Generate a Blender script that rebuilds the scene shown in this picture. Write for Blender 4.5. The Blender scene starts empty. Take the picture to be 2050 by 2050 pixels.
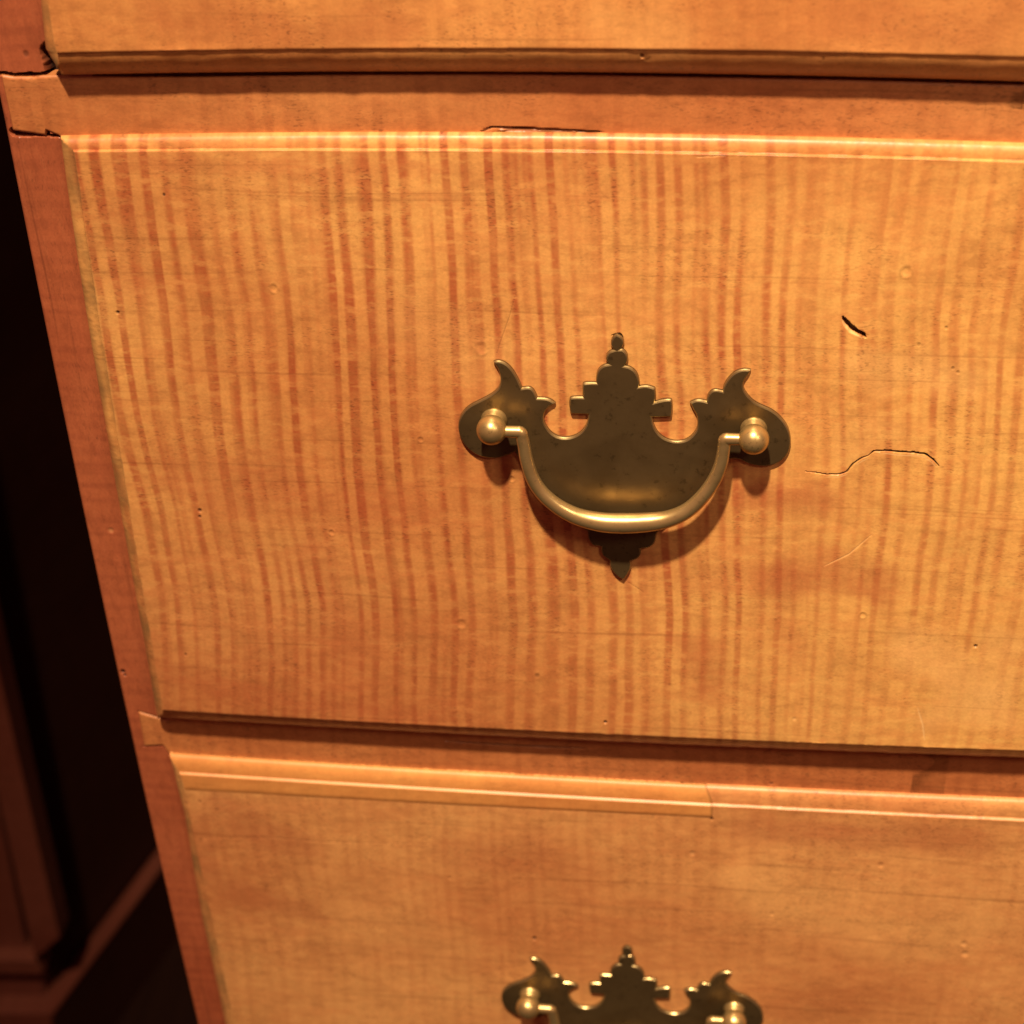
import bpy, bmesh, math, random
import numpy as np
from mathutils import Matrix, Vector, noise as mnoise

scene = bpy.context.scene
random.seed(7); np.random.seed(7)

# ------------------------------------------------------------------ camera, light, exposure
CAM = np.array([0.0, -0.5, 1.1])          # half a metre in front of the chest's frame
FPX, PITCH, YAW, ROLL = 3637.2, -0.60119, 0.139265, 0.0449478

def rotm(p, y, r):
    cp, sp, cy, sy, cr, sr = np.cos(p), np.sin(p), np.cos(y), np.sin(y), np.cos(r), np.sin(r)
    Rz = np.array([[cy, -sy, 0], [sy, cy, 0], [0, 0, 1]])
    Rx = np.array([[1, 0, 0], [0, cp, -sp], [0, sp, cp]])
    Ry = np.array([[cr, 0, sr], [0, 1, 0], [-sr, 0, cr]])
    return Rz @ Rx @ Ry
ROT = rotm(PITCH, YAW, ROLL)
cam_data = bpy.data.cameras.new('camera')
cam = bpy.data.objects.new('camera', cam_data)
scene.collection.objects.link(cam); scene.camera = cam
cam_data.sensor_width = 36; cam_data.lens = FPX/2050*36
cam_data.clip_start = 0.02; cam_data.clip_end = 60
R_, F_, U_ = ROT[:, 0], ROT[:, 1], ROT[:, 2]
cam.matrix_world = Matrix(((R_[0], U_[0], -F_[0], CAM[0]), (R_[1], U_[1], -F_[1], CAM[1]),
                           (R_[2], U_[2], -F_[2], CAM[2]), (0, 0, 0, 1)))
cam_data.dof.use_dof = True
cam_data.dof.focus_distance = 0.575
cam_data.dof.aperture_fstop = 11

world = bpy.data.worlds.new('World'); scene.world = world; world.use_nodes = True
bg = world.node_tree.nodes['Background']
bg.inputs[0].default_value = (1.0, 0.30, 0.25, 1); bg.inputs[1].default_value = 0.18

def aim(o, target):
    d = Vector(target) - o.location
    o.rotation_euler = d.to_track_quat('-Z', 'Y').to_euler()
kd = bpy.data.lights.new('ceiling_spot', 'SPOT'); key = bpy.data.objects.new('ceiling_spot', kd)
scene.collection.objects.link(key)
key.location = (-0.12, -1.0, 1.1+1.75)
kd.energy = 455; kd.color = (1.0, 0.75, 0.51); kd.shadow_soft_size = 0.05
kd.spot_size = math.radians(38); kd.spot_blend = 1.0
aim(key, (0.20, 0.0, 0.80))
sd = bpy.data.lights.new('side_lamp', 'AREA'); side = bpy.data.objects.new('side_lamp', sd)
scene.collection.objects.link(side)
side.location = (0.62, -0.75, 1.62); sd.size = 0.22; sd.energy = 4.4; sd.color = (1.0, 0.74, 0.50)
aim(side, (0.08, 0, 0.9))

scene.view_settings.view_transform = 'Standard'; scene.view_settings.look = 'None'
scene.cycles.max_bounces = 4; scene.cycles.diffuse_bounces = 2; scene.cycles.glossy_bounces = 3
scene.view_settings.exposure = 0.0; scene.view_settings.gamma = 1.0

# ------------------------------------------------------------------ helpers
S = 1.0
def at(px, py, y):
    """point on the plane Y=y that the photograph shows at pixel px, py (2050 px wide)"""
    d = ROT @ np.array([(px-1025)/FPX, 1, -(py-1025)/FPX])
    t = (y-CAM[1])/d[1]
    return CAM + d*t
def at_z(px, py, z):
    d = ROT @ np.array([(px-1025)/FPX, 1, -(py-1025)/FPX])
    t = (z-CAM[2])/d[2]
    return CAM + d*t
def link(o, parent=None):
    scene.collection.objects.link(o)
    if parent: o.parent = parent
    return o
def empty(name, loc, label=None, cat=None, parent=None, group=None):
    o = bpy.data.objects.new(name, None); o.empty_display_size = 0.02
    link(o, parent); o.location = loc
    if label: o['label'] = label
    if cat: o['category'] = cat
    if group: o['group'] = group
    return o
def mesh_obj(name, verts, faces, mats, parent=None, smooth=True, sharp=38, fm=None, attr=None):
    me = bpy.data.meshes.new(name)
    me.from_pydata([tuple(v) for v in verts], [], [tuple(f) for f in faces])
    for m in (mats if isinstance(mats, (list, tuple)) else [mats]): me.materials.append(m)
    if fm is not None: me.polygons.foreach_set('material_index', np.array(fm, dtype=np.int32))
    if attr is not None:
        a = me.attributes.new('mark', 'FLOAT', 'POINT'); a.data.foreach_set('value', np.asarray(attr, dtype=np.float32))
    bm = bmesh.new(); bm.from_mesh(me); bmesh.ops.recalc_face_normals(bm, faces=bm.faces); bm.to_mesh(me); bm.free()
    if smooth:
        me.polygons.foreach_set('use_smooth', np.ones(len(me.polygons), dtype=bool))
        me.set_sharp_from_angle(angle=math.radians(sharp))
    me.update()
    return link(bpy.data.objects.new(name, me), parent)
def box(name, lo, hi, mat, parent=None, bevel=0.001):
    bm = bmesh.new(); bmesh.ops.create_cube(bm, size=1)
    lo = np.array(lo); hi = np.array(hi)
    for v in bm.verts: v.co = Vector((lo+hi)/2 + np.array(v.co)*(hi-lo))
    if bevel: bmesh.ops.bevel(bm, geom=bm.edges[:], offset=bevel, segments=2, profile=0.6, affect='EDGES')
    me = bpy.data.meshes.new(name); bm.to_mesh(me); bm.free(); me.materials.append(mat)
    return link(bpy.data.objects.new(name, me), parent)

def fitcurve(pts, y, axis, deg=2):
    """traced edge -> smooth function. axis 0: z as a function of x (a rail edge); axis 1: x as a function of z"""
    q = np.array([at(a, b, y) for a, b in pts])
    s, t = (q[:, 0], q[:, 2]) if axis == 0 else (q[:, 2], q[:, 0])
    c = np.polyfit(s, t, min(deg, len(s)-1)); lo, hi = s.min(), s.max()
    return lambda v: np.polyval(c, np.clip(v, lo, hi))
def lincurve(pts, y, axis):
    q = np.array([at(a, b, y) for a, b in pts])
    s, t = (q[:, 0], q[:, 2]) if axis == 0 else (q[:, 2], q[:, 0])
    i = np.argsort(s); s, t = s[i], t[i]
    return lambda v: np.interp(v, s, t)
def seg_dist(X, Z, poly):
    """distance to a polyline and the fraction along it"""
    best = np.full(X.shape, 1e9); fr = np.zeros(X.shape); n = len(poly)-1
    for i in range(n):
        a, b = poly[i], poly[i+1]; d = b-a; L = max((d@d), 1e-12)
        t = np.clip(((X-a[0])*d[0]+(Z-a[1])*d[1])/L, 0, 1)
        e = np.hypot(X-a[0]-t*d[0], Z-a[1]-t*d[1]); k = e < best
        best = np.where(k, e, best); fr = np.where(k, (i+t)/n, fr)
    return best, fr
def wob(X, Z, s, seed):
    """cheap smooth noise, -1..1"""
    r = np.random.RandomState(seed); o = 0
    for k in range(7):
        a = r.uniform(0, 2*np.pi); f = s*r.uniform(.5, 1.8)
        o = o+np.sin((np.cos(a)*X+np.sin(a)*Z)*f*2*np.pi+r.uniform(0, 6.3))
    return o/5
class Groove:
    def __init__(s, pts, y, w, depth, dark=1.0, taper=True, raised=0.0):
        s.p = np.array([[at(a, b, y)[0], at(a, b, y)[2]] for a, b in pts]); s.w = w; s.d = depth; s.k = dark; s.t = taper
    def box(s):
        m = s.w*1.6+.0012; return s.p[:, 0].min()-m, s.p[:, 0].max()+m, s.p[:, 1].min()-m, s.p[:, 1].max()+m
    def apply(s, X, Z):
        x0, x1, z0, z1 = s.box(); m = (X > x0) & (X < x1) & (Z > z0) & (Z < z1)
        dy = np.zeros(X.shape); mk = np.zeros(X.shape)
        if not m.any(): return dy, mk
        d, f = seg_dist(X[m], Z[m], s.p)
        w = s.w*(np.clip(np.sin(np.pi*np.clip(f, .02, .98))**.45, .25, 1) if s.t else 1)
        w = w*(1+.25*min(1, .0009/s.w)*wob(X[m], Z[m], 400, 5))
        q = np.clip(1-d/w, 0, 1); q = np.clip(q*1.9, 0, 1); q = q*q*(3-2*q)
        dy[m] = q*s.d; mk[m] = q*s.k
        return dy, mk
class Dent:
    def __init__(s, px, py, y, r, depth, dark=0.0):
        q = at(px, py, y); s.c = (q[0], q[2]); s.r = r; s.d = depth; s.k = dark
    def box(s): m = s.r*1.4+.0012; return s.c[0]-m, s.c[0]+m, s.c[1]-m, s.c[1]+m
    def apply(s, X, Z):
        d = np.hypot(X-s.c[0], (Z-s.c[1])*.85)/s.r
        q = np.exp(-((d)/.62)**4)
        rim = np.exp(-((d-.95)/.22)**2)
        return q*s.d*.7-rim*s.d*(.18 if s.k == 0 else 0), q*s.k+rim*(.16 if s.k == 0 else 0)*(wob(X, Z, 300, 2) > -.2)
def lines(lo, hi, base, marks, idx, step=0.00022):
    """grid line positions: coarse everywhere, fine where a mark needs them"""
    out = list(np.arange(lo, hi, base))+[hi]
    for m in marks:
        b = m.box(); a, c = b[idx*2], b[idx*2+1]
        st = step if isinstance(m, Groove) else m.r/5
        out += list(np.arange(max(a, lo), min(c, hi), st))
    out = np.unique(np.round(out, 6))
    keep = [out[0]]
    for v in out[1:-1]:
        if v-keep[-1] > step*.8: keep.append(v)
    keep.append(out[-1]); return np.array(keep)
class StainGlare:  # reddish blotches; some negative ones paint pale glare into the colour
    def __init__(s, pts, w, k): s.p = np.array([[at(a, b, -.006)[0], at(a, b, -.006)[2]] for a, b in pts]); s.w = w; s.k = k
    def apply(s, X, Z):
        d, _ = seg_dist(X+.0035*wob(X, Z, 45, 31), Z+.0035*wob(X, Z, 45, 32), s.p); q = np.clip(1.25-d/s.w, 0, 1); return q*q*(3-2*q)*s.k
def sheet(name, X, Y, Z, back, mat, parent, mark=None, sharp=32, grime=None, stain_glare=None):
    """grid of points (rows = z, columns = x) plus side walls going back to y=back"""
    ny, nx = X.shape
    V = np.stack([X, Y, Z], -1).reshape(-1, 3); idx = np.arange(nx*ny).reshape(ny, nx)
    F = np.stack([idx[:-1, :-1], idx[:-1, 1:], idx[1:, 1:], idx[1:, :-1]], -1).reshape(-1, 4)
    ring = np.concatenate([idx[0, :], idx[1:, -1], idx[-1, -2::-1], idx[-2:0:-1, 0]])
    B = V[ring].copy(); B[:, 1] = back; n0 = len(V); k = np.arange(len(ring)); k2 = np.roll(k, -1)
    F2 = np.stack([ring[k2], ring[k], n0+k, n0+k2], -1)
    V = np.concatenate([V, B]); F = np.concatenate([F, F2])
    a = None
    if mark is not None: a = np.concatenate([mark.reshape(-1), mark.reshape(-1)[ring]])
    me = bpy.data.meshes.new(name)
    me.vertices.add(len(V)); me.vertices.foreach_set('co', V.astype(np.float32).reshape(-1))
    me.loops.add(F.size); me.loops.foreach_set('vertex_index', F.astype(np.int32).reshape(-1))
    me.polygons.add(len(F)); me.polygons.foreach_set('loop_start', np.arange(0, F.size, 4, dtype=np.int32))
    me.update(calc_edges=True); me.validate()
    me.materials.append(mat)
    me.polygons.foreach_set('use_smooth', np.ones(len(me.polygons), dtype=bool))
    me.set_sharp_from_angle(angle=math.radians(sharp))
    at_ = me.attributes.new('mark', 'FLOAT', 'POINT')
    at_.data.foreach_set('value', (a if a is not None else np.zeros(len(V))).astype(np.float32))
    if stain_glare is not None:
        g_ = me.attributes.new('stain_glare', 'FLOAT', 'POINT')
        g_.data.foreach_set('value', np.concatenate([stain_glare.reshape(-1), stain_glare.reshape(-1)[ring]]).astype(np.float32))
    if grime is not None:
        g_ = me.attributes.new('grime', 'FLOAT', 'POINT')
        g_.data.foreach_set('value', np.concatenate([grime.reshape(-1), grime.reshape(-1)[ring]]).astype(np.float32))
    return link(bpy.data.objects.new(name, me), parent)

# ------------------------------------------------------------------ materials
def nt(name):
    m = bpy.data.materials.new(name); m.use_nodes = True
    t = m.node_tree; t.nodes.clear(); out = t.nodes.new('ShaderNodeOutputMaterial'); b = t.nodes.new('ShaderNodeBsdfPrincipled')
    t.links.new(b.outputs[0], out.inputs[0]); return m, t, b
class G:
    """small node-graph writer"""
    def __init__(s, t): s.t = t
    def n(s, typ, **kw):
        n = s.t.nodes.new(typ)
        for k, v in kw.items(): setattr(n, k, v)
        return n
    def set(s, sock, v):
        if hasattr(v, 'is_output') or isinstance(v, bpy.types.NodeSocket): s.t.links.new(v, sock)
        else: sock.default_value = v
    def math(s, op, a, b=0.0, c=0.0, clamp=False):
        n = s.n('ShaderNodeMath', operation=op, use_clamp=clamp)
        for i, v in enumerate((a, b, c)): s.set(n.inputs[i], v)
        return n.outputs[0]
    def noise(s, vec, scale=1, detail=2, rough=.5, dist=0):
        n = s.n('ShaderNodeTexNoise'); s.set(n.inputs['Vector'], vec)
        n.inputs['Scale'].default_value = scale; n.inputs['Detail'].default_value = detail
        n.inputs['Roughness'].default_value = rough; n.inputs['Distortion'].default_value = dist
        return n.outputs[0]
    def vec(s, x, y, z):
        n = s.n('ShaderNodeCombineXYZ')
        for i, v in enumerate((x, y, z)): s.set(n.inputs[i], v)
        return n.outputs[0]
    def ramp(s, v, lo, hi):
        n = s.n('ShaderNodeMapRange', interpolation_type='SMOOTHSTEP'); s.set(n.inputs[0], v)
        n.inputs[1].default_value = lo; n.inputs[2].default_value = hi
        return n.outputs[0]
    def mix(s, f, a, b, mode='MIX'):
        n = s.n('ShaderNodeMix', data_type='RGBA', blend_type=mode); s.set(n.inputs[0], f)
        for i, v in ((6, a), (7, b)):
            if isinstance(v, tuple): v = v if len(v) == 4 else (*v, 1)
            s.set(n.inputs[i], v)
        return n.outputs[2]

def wood(name, light, dark, stripe=1.0, seed=0.0, blotch=.5, grain=.5, rough=.42, vertical=False,
         right_fade=False, coat=.22, spec=.45, flecks=.5, grime=0.0):
    m, t, b = nt(name); g = G(t)
    tc = g.n('ShaderNodeTexCoord').outputs['Object']
    sp = g.n('ShaderNodeSeparateXYZ'); g.set(sp.inputs[0], tc)
    x, y, z = sp.outputs
    if vertical: gx, gz = z, x          # the grain of this board runs upright
    else: gx, gz = x, z
    gx = g.math('ADD', gx, seed)
    # slow wander of the curl figure
    wa = g.noise(g.vec(g.math('MULTIPLY', gx, 7), 3.1+seed, g.math('MULTIPLY', gz, 8)), 1, 1)
    wb = g.noise(g.vec(g.math('MULTIPLY', gx, 30), 1.7+seed, g.math('MULTIPLY', gz, 34)), 1, 1)
    xs = g.math('ADD', gx, g.math('ADD', g.math('MULTIPLY', g.math('SUBTRACT', wa, .5), .015), g.math('MULTIPLY', g.math('SUBTRACT', wb, .5), .0020)))
    n1 = g.noise(g.vec(g.math('MULTIPLY', xs, 270), seed*3, g.math('MULTIPLY', gz, 6.5)), 1, 1, .4)
    n2 = g.noise(g.vec(g.math('MULTIPLY', xs, 520), seed*5+9, g.math('MULTIPLY', gz, 10)), 1, 0, .4)
    wv = g.math('SINE', g.math('MULTIPLY', xs, 2*math.pi/.0066))
    wv2 = g.math('SINE', g.math('MULTIPLY', xs, 2*math.pi/.0048))
    env = g.noise(g.vec(g.math('MULTIPLY', xs, 22), seed+4, g.math('MULTIPLY', gz, 7)), 1, 1)
    f = g.math('ADD', g.math('MULTIPLY', g.math('SUBTRACT', n1, .5), 1.25), g.math('MULTIPLY', g.math('SUBTRACT', n2, .5), 1.2))
    f = g.math('ADD', f, g.math('MULTIPLY', wv, g.math('MULTIPLY', env, .85)))
    f = g.math('ADD', f, g.math('MULTIPLY', wv2, g.math('MULTIPLY', g.math('SUBTRACT', 1.0, env), .55)))
    st = g.ramp(f, -.42, .74)
    amp = g.ramp(g.noise(g.vec(g.math('MULTIPLY', gx, 11), seed+8, g.math('MULTIPLY', gz, 9)), 1, 1), .25, .62)
    amp = g.math('ADD', g.math('MULTIPLY', amp, .66), .34)
    if right_fade:      # the figure is bold at the upper left of this board and fades towards its right end and its foot
        fx = g.ramp(x, .13, -.01); fz = g.ramp(z, .645, .80)
        amp = g.math('MULTIPLY', amp, g.math('ADD', .42, g.math('MULTIPLY', g.math('MULTIPLY', g.math('ADD', .35, g.math('MULTIPLY', fx, .65)), g.math('ADD', .35, g.math('MULTIPLY', fz, .65))), .75)))
    st = g.math('MULTIPLY', g.math('MULTIPLY', st, amp), stripe, clamp=True)
    # blotches: where the finish is thicker or worn
    bl = g.noise(g.vec(g.math('MULTIPLY', gx, 16), seed+2, g.math('MULTIPLY', gz, 26)), 1, 4, .6)
    bl2 = g.noise(g.vec(g.math('MULTIPLY', gx, 45), seed+2, g.math('MULTIPLY', gz, 160)), 1, 4, .65)
    bl3 = g.noise(g.vec(g.math('MULTIPLY', gx, 75), seed+12, g.math('MULTIPLY', gz, 75)), 1, 3, .7)
    st = g.math('MULTIPLY', st, g.math('ADD', .68, g.math('MULTIPLY', g.ramp(bl3, .32, .58), .32)))
    col = g.mix(st, light, dark)
    mid = tuple(.55*a+.45*c for a, c in zip(light, dark)); pale = (min(light[0]*1.12, .85), light[1]*1.22, light[2]*1.25)
    col = g.mix(g.math('MULTIPLY', g.ramp(bl, .47, .72), blotch), col, mid)
    col = g.mix(g.math('MULTIPLY', g.ramp(bl, .48, .28), blotch*.7), col, pale)
    col = g.mix(g.math('MULTIPLY', g.ramp(bl2, .49, .66), .55*grain+.2), col, mid)
    bl4 = g.noise(g.vec(g.math('MULTIPLY', gx, 130), seed+21, g.math('MULTIPLY', gz, 330)), 1, 2, .6)
    col = g.mix(g.math('MULTIPLY', g.ramp(bl4, .52, .68), .40), col, tuple(c*.80 for c in mid))
    col = g.mix(g.math('MULTIPLY', g.ramp(bl4, .48, .32), .35), col, pale)
    bl0 = g.noise(g.vec(g.math('MULTIPLY', gx, 8), seed+15, g.math('MULTIPLY', gz, 11)), 1, 2, .5)
    tone = g.mix(g.ramp(bl0, .40, .68), (1.04, 1.05, 1.03), (.86, .74, .72)); col = g.mix(1.0, col, tone, 'MULTIPLY')
    if right_fade:      # painted light gradient: brighter and yellower to the right, darker and redder lower left
        col = g.mix(1.0, col, g.mix(g.ramp(x, -.06, .12), (1, 1, 1), (1.07, 1.15, 1.08)), 'MULTIPLY')
        col = g.mix(1.0, col, g.mix(g.math('MULTIPLY', g.ramp(x, 0, -.16), g.ramp(z, .80, .68)), (1, 1, 1), (.86, .74, .80)), 'MULTIPLY')
    sa = g.n('ShaderNodeAttribute', attribute_name='stain_glare').outputs['Fac']
    sw = g.math('ADD', .55, g.math('MULTIPLY', bl3, .9))
    col = g.mix(g.math('MULTIPLY', sa, sw, clamp=True), col, (dark[0]*.92, dark[1]*.80, dark[2]*.9))
    col = g.mix(g.math('MULTIPLY', g.math('MULTIPLY', sa, -1.0), sw, clamp=True), col, (.80, .47, .16))  # negative values: pale patches, with painted glare among them
    # long fine grain lines
    gw = g.noise(g.vec(g.math('MULTIPLY', gx, 5), seed, g.math('MULTIPLY', gz, 30)), 1, 2)
    gz2 = g.math('ADD', gz, g.math('MULTIPLY', gw, .012))
    gl = g.noise(g.vec(g.math('MULTIPLY', gx, 6), seed, g.math('MULTIPLY', gz2, 420)), 1, 2, .6)
    line = g.math('MULTIPLY', g.ramp(gl, .60, .74), grain, clamp=True)
    deep = tuple(c*.42 for c in dark)
    col = g.mix(g.math('MULTIPLY', line, .42), col, deep)
    # ray flecks and pores, short and dark, gathered in patches
    fl = g.noise(g.vec(g.math('MULTIPLY', gx, 620), seed, g.math('MULTIPLY', gz, 1900)), 1, 1)
    pt = g.ramp(g.noise(g.vec(g.math('MULTIPLY', gx, 34), seed+7, g.math('MULTIPLY', gz, 46)), 1, 3, .6), .41, .60)
    fk = g.math('MULTIPLY', g.math('MULTIPLY', g.ramp(fl, .56, .69), g.math('MULTIPLY', pt, g.math('ADD', .45, st))), flecks, clamp=True)
    col = g.mix(g.math('MULTIPLY', fk, .75), col, (.07, .028, .012))
    if grime:
        gr = g.ramp(g.noise(g.vec(g.math('MULTIPLY', gx, 60), seed+5, g.math('MULTIPLY', gz, 60)), 1, 4, .6), .42, .62)
        col = g.mix(g.math('MULTIPLY', gr, grime), col, (.16, .10, .035))
    # fine mottling of the varnish
    mo = g.noise(g.vec(g.math('MULTIPLY', gx, 900), seed, g.math('MULTIPLY', gz, 1100)), 1, 2, .7)
    mv = g.math('ADD', .46, g.math('ADD', g.math('MULTIPLY', mo, .44), g.math('MULTIPLY', g.math('ADD', bl2, bl3), .33)))
    vv = g.n('ShaderNodeVectorMath', operation='SCALE'); g.set(vv.inputs[0], col); g.set(vv.inputs[3], mv); col = vv.outputs[0]
    at_ = g.n('ShaderNodeAttribute', attribute_name='mark'); mk = at_.outputs['Fac']
    col = g.mix(g.math('MULTIPLY', mk, 1.0, clamp=True), col, (.022, .007, .003))
    col = g.mix(g.math('MULTIPLY', mk, -1.0, clamp=True), col, (.80, .50, .20))
    ga = g.n('ShaderNodeAttribute', attribute_name='grime')
    col = g.mix(g.math('MULTIPLY', ga.outputs['Fac'], g.math('ADD', .35, bl2), clamp=True), col, (.25, .140, .050))
    g.set(b.inputs['Base Color'], col)
    rv = g.math('ADD', rough-.06, g.math('MULTIPLY', bl2, .16)); rv = g.math('ADD', rv, g.math('MULTIPLY', g.math('ABSOLUTE', mk), .3), clamp=True)
    g.set(b.inputs['Roughness'], rv)
    b.inputs['Specular IOR Level'].default_value = spec
    b.inputs['Coat Weight'].default_value = coat; b.inputs['Coat Roughness'].default_value = .34
    # relief: pores, grain and a gently uneven hand-planed surface
    hp = g.noise(g.vec(g.math('MULTIPLY', gx, 40), seed, g.math('MULTIPLY', gz, 130)), 1, 2)
    hs = g.math('ADD', g.math('MULTIPLY', hp, .9), g.math('MULTIPLY', mo, .22))
    bp = g.n('ShaderNodeBump'); bp.inputs['Strength'].default_value = .55; bp.inputs['Distance'].default_value = .00012
    g.set(bp.inputs['Height'], hs); g.set(b.inputs['Normal'], bp.outputs[0]); g.set(b.inputs['Coat Normal'], bp.outputs[0])
    return m

def metal(name, base, dark, rough, metallic=1.0, spots=.5, scale=1.0):
    m, t, b = nt(name); g = G(t)
    tc = g.n('ShaderNodeTexCoord').outputs['Object']
    n1 = g.noise(tc, 110*scale, 5, .65); n2 = g.noise(tc, 420*scale, 3, .6); n3 = g.noise(tc, 45*scale, 3, .5)
    col = g.mix(g.ramp(n1, .38, .68), base, tuple(.6*a+.4*c for a, c in zip(base, dark)))
    col = g.mix(g.math('MULTIPLY', g.ramp(n3, .50, .66), .45), col, dark)
    col = g.mix(g.math('MULTIPLY', g.ramp(n2, .58, .72), spots*.6), col, tuple(c*.45 for c in dark))
    g.set(b.inputs['Base Color'], col); b.inputs['Metallic'].default_value = metallic
    g.set(b.inputs['Roughness'], g.math('ADD', rough-.07, g.math('MULTIPLY', n1, .2)))
    bp = g.n('ShaderNodeBump'); bp.inputs['Strength'].default_value = .35; bp.inputs['Distance'].default_value = .0001
    g.set(bp.inputs['Height'], g.math('ADD', g.math('MULTIPLY', n1, 1.0), g.math('MULTIPLY', n2, .25))); g.set(b.inputs['Normal'], bp.outputs[0])
    return m

LT = (.68, .345, .105); DK = (.43, .125, .042)
M_tiger = wood('curly_maple_bold', LT, DK, 1.0, 0.3, .45, .7, right_fade=True, flecks=.45)
M_plain = wood('maple_upper', (.64, .285, .085), (.42, .145, .045), .30, 5.1, .8, .6, flecks=.9)
M_lower = wood('maple_lower', (.68, .330, .112), (.43, .145, .050), .30, 11.7, .85, .8, flecks=.8)
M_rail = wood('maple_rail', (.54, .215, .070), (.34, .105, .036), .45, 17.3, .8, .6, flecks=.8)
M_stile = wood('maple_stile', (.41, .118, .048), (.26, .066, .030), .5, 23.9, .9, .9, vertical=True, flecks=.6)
M_patch = wood('maple_repair', (.70, .325, .092), (.56, .22, .060), .20, 31.0, .4, .4, flecks=.15)
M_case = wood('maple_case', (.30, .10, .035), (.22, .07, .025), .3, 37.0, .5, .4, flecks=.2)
M_inside = wood('case_interior', (.10, .045, .02), (.06, .025, .01), .1, 41.0, .5, .4, coat=0, rough=.7)
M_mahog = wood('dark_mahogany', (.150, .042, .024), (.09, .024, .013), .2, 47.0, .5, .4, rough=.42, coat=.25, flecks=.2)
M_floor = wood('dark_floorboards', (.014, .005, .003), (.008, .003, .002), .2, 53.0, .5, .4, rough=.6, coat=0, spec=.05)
M_mahog_shaded = wood('shaded_mahogany', (.040, .013, .008), (.022, .008, .005), .2, 59.0, .5, .4, rough=.5, coat=0, spec=.08)  # mahogany darkened to paint shade onto the unlit boards
M_plate = metal('aged_brass_plate', (.200, .140, .060), (.115, .076, .030), .38, .76, .8, 1.0)
M_edge = metal('worn_brass_edge', (.50, .39, .18), (.20, .13, .05), .34, .9, .4)
M_bail = metal('rubbed_brass', (.64, .47, .205), (.46, .31, .12), .31, .80, .45, 1.6)
M_post = metal('brass_post', (.60, .44, .18), (.34, .23, .09), .33, .80, .9, 2.2)

# ------------------------------------------------------------------ the setting
def structure(o): o['kind'] = 'structure'; return o
structure(box('floor', (-2.5, -2.0, -0.05), (2.5, 3.0, 0.0), M_floor, bevel=0))
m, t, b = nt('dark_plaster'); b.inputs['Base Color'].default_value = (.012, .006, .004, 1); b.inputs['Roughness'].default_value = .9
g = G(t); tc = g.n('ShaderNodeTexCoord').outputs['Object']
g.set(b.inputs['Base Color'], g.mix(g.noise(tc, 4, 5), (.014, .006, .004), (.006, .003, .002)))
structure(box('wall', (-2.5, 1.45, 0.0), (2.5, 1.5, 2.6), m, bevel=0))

# ------------------------------------------------------------------ the chest
chest = empty('chest_of_drawers', (0, 0, 0),
              'orange tiger maple chest of drawers with brass bail pulls, filling most of the view', 'chest of drawers')
XR = 0.66                                   # right end of the chest, outside the picture
def bot(pts, y): return fitcurve(pts, y, 0)

# --- left stile
v1 = fitcurve([(41, 400), (163, 1000), (247, 1402), (326, 1761), (397, 2050), (8, 248)], 0, 1)
stile_marks = [Groove([(29, 264), (45, 265), (70, 264), (90, 263)], 0, .0017, .006, 1.1, False),
               Groove([(102, 104), (109, 126), (112, 146)], 0, .0036, .005, 1.2, False),  # dark of the open gap beside the lip painted in, relief shallow
               Groove([(92, 262), (92, 271), (122, 272)], 0, .0006, .003, .9, False),
               Groove([(0, 147), (30, 151), (60, 149), (96, 148)], 0, .0008, .004, 1.0, False),
               Groove([(277, 1424), (300, 1431), (332, 1442)], 0, .0004, .002, .7, False),
               Groove([(288, 1494), (328, 1492), (342, 1514)], 0, .0004, .002, .7, False),
               Dent(246, 1345, 0, .0013, .0012, .9), Dent(250, 1352, 0, .0009, .001, .9),
               Dent(222, 1062, 0, .0015, .0004, -.25), Dent(52, 108, 0, .0014, .0003, .5)]
z = lines(0.04, 1.13, .004, stile_marks, 1, .0003)
a = lines(0, .030, .0012, [], 0)
A, Zs = np.meshgrid(a, z)
x0 = v1(Zs)
# the stile is bared wider beside the top drawer, where its lip falls short of the frame
Xs = x0 + A
dy = np.zeros(Xs.shape); mk = np.zeros(Xs.shape)
al = np.unique(np.concatenate([a]+[np.arange(0, .03, .0003)])); A, Zs = np.meshgrid(al, z); Xs = v1(Zs)+A
dy = np.zeros(Xs.shape); mk = np.zeros(Xs.shape)
for q in stile_marks:
    d1, m1 = q.apply(Xs, Zs); dy += d1; mk = np.where(np.abs(m1) > np.abs(mk), m1, mk)
edge = np.clip(A/.0010, 0, 1)
Ys = dy + .0007*(1-edge)**2 + .00010*wob(Xs, Zs, 22, 3)
# the stile ends at the drawer opening; its right part runs behind the lips
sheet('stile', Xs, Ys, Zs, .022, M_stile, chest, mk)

# --- side, back and inside of the case
xl = float(v1(np.array([.8]))[0])
zz = np.linspace(.04, 1.13, 30)
V = []; Fc = []
for i, zv in enumerate(zz):
    xe = float(v1(np.array([zv]))[0])
    V += [(xe+.0006, .0225, zv), (xe+.0006, .46, zv), (xe+.018, .46, zv), (xe+.018, .0225, zv)]
    if i:
        p = (i-1)*4; q = i*4
        for k in range(4): Fc.append((p+k, p+(k+1) % 4, q+(k+1) % 4, q+k))
Fc += [(0, 1, 2, 3), ((len(zz)-1)*4, (len(zz)-1)*4+1, (len(zz)-1)*4+2, (len(zz)-1)*4+3)]
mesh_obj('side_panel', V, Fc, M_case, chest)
box('back_panel', (xl+.02, .448, .05), (XR-.002, .458, 1.128), M_inside, chest)
box('side_panel', (XR-.018, .0225, .04), (XR, .46, 1.13), M_case, chest)
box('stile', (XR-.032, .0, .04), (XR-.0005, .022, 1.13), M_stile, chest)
box('chest_top', (xl-.02, -.022, 1.1305), (XR+.02, .47, 1.152), M_rail, chest, .004)
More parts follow.
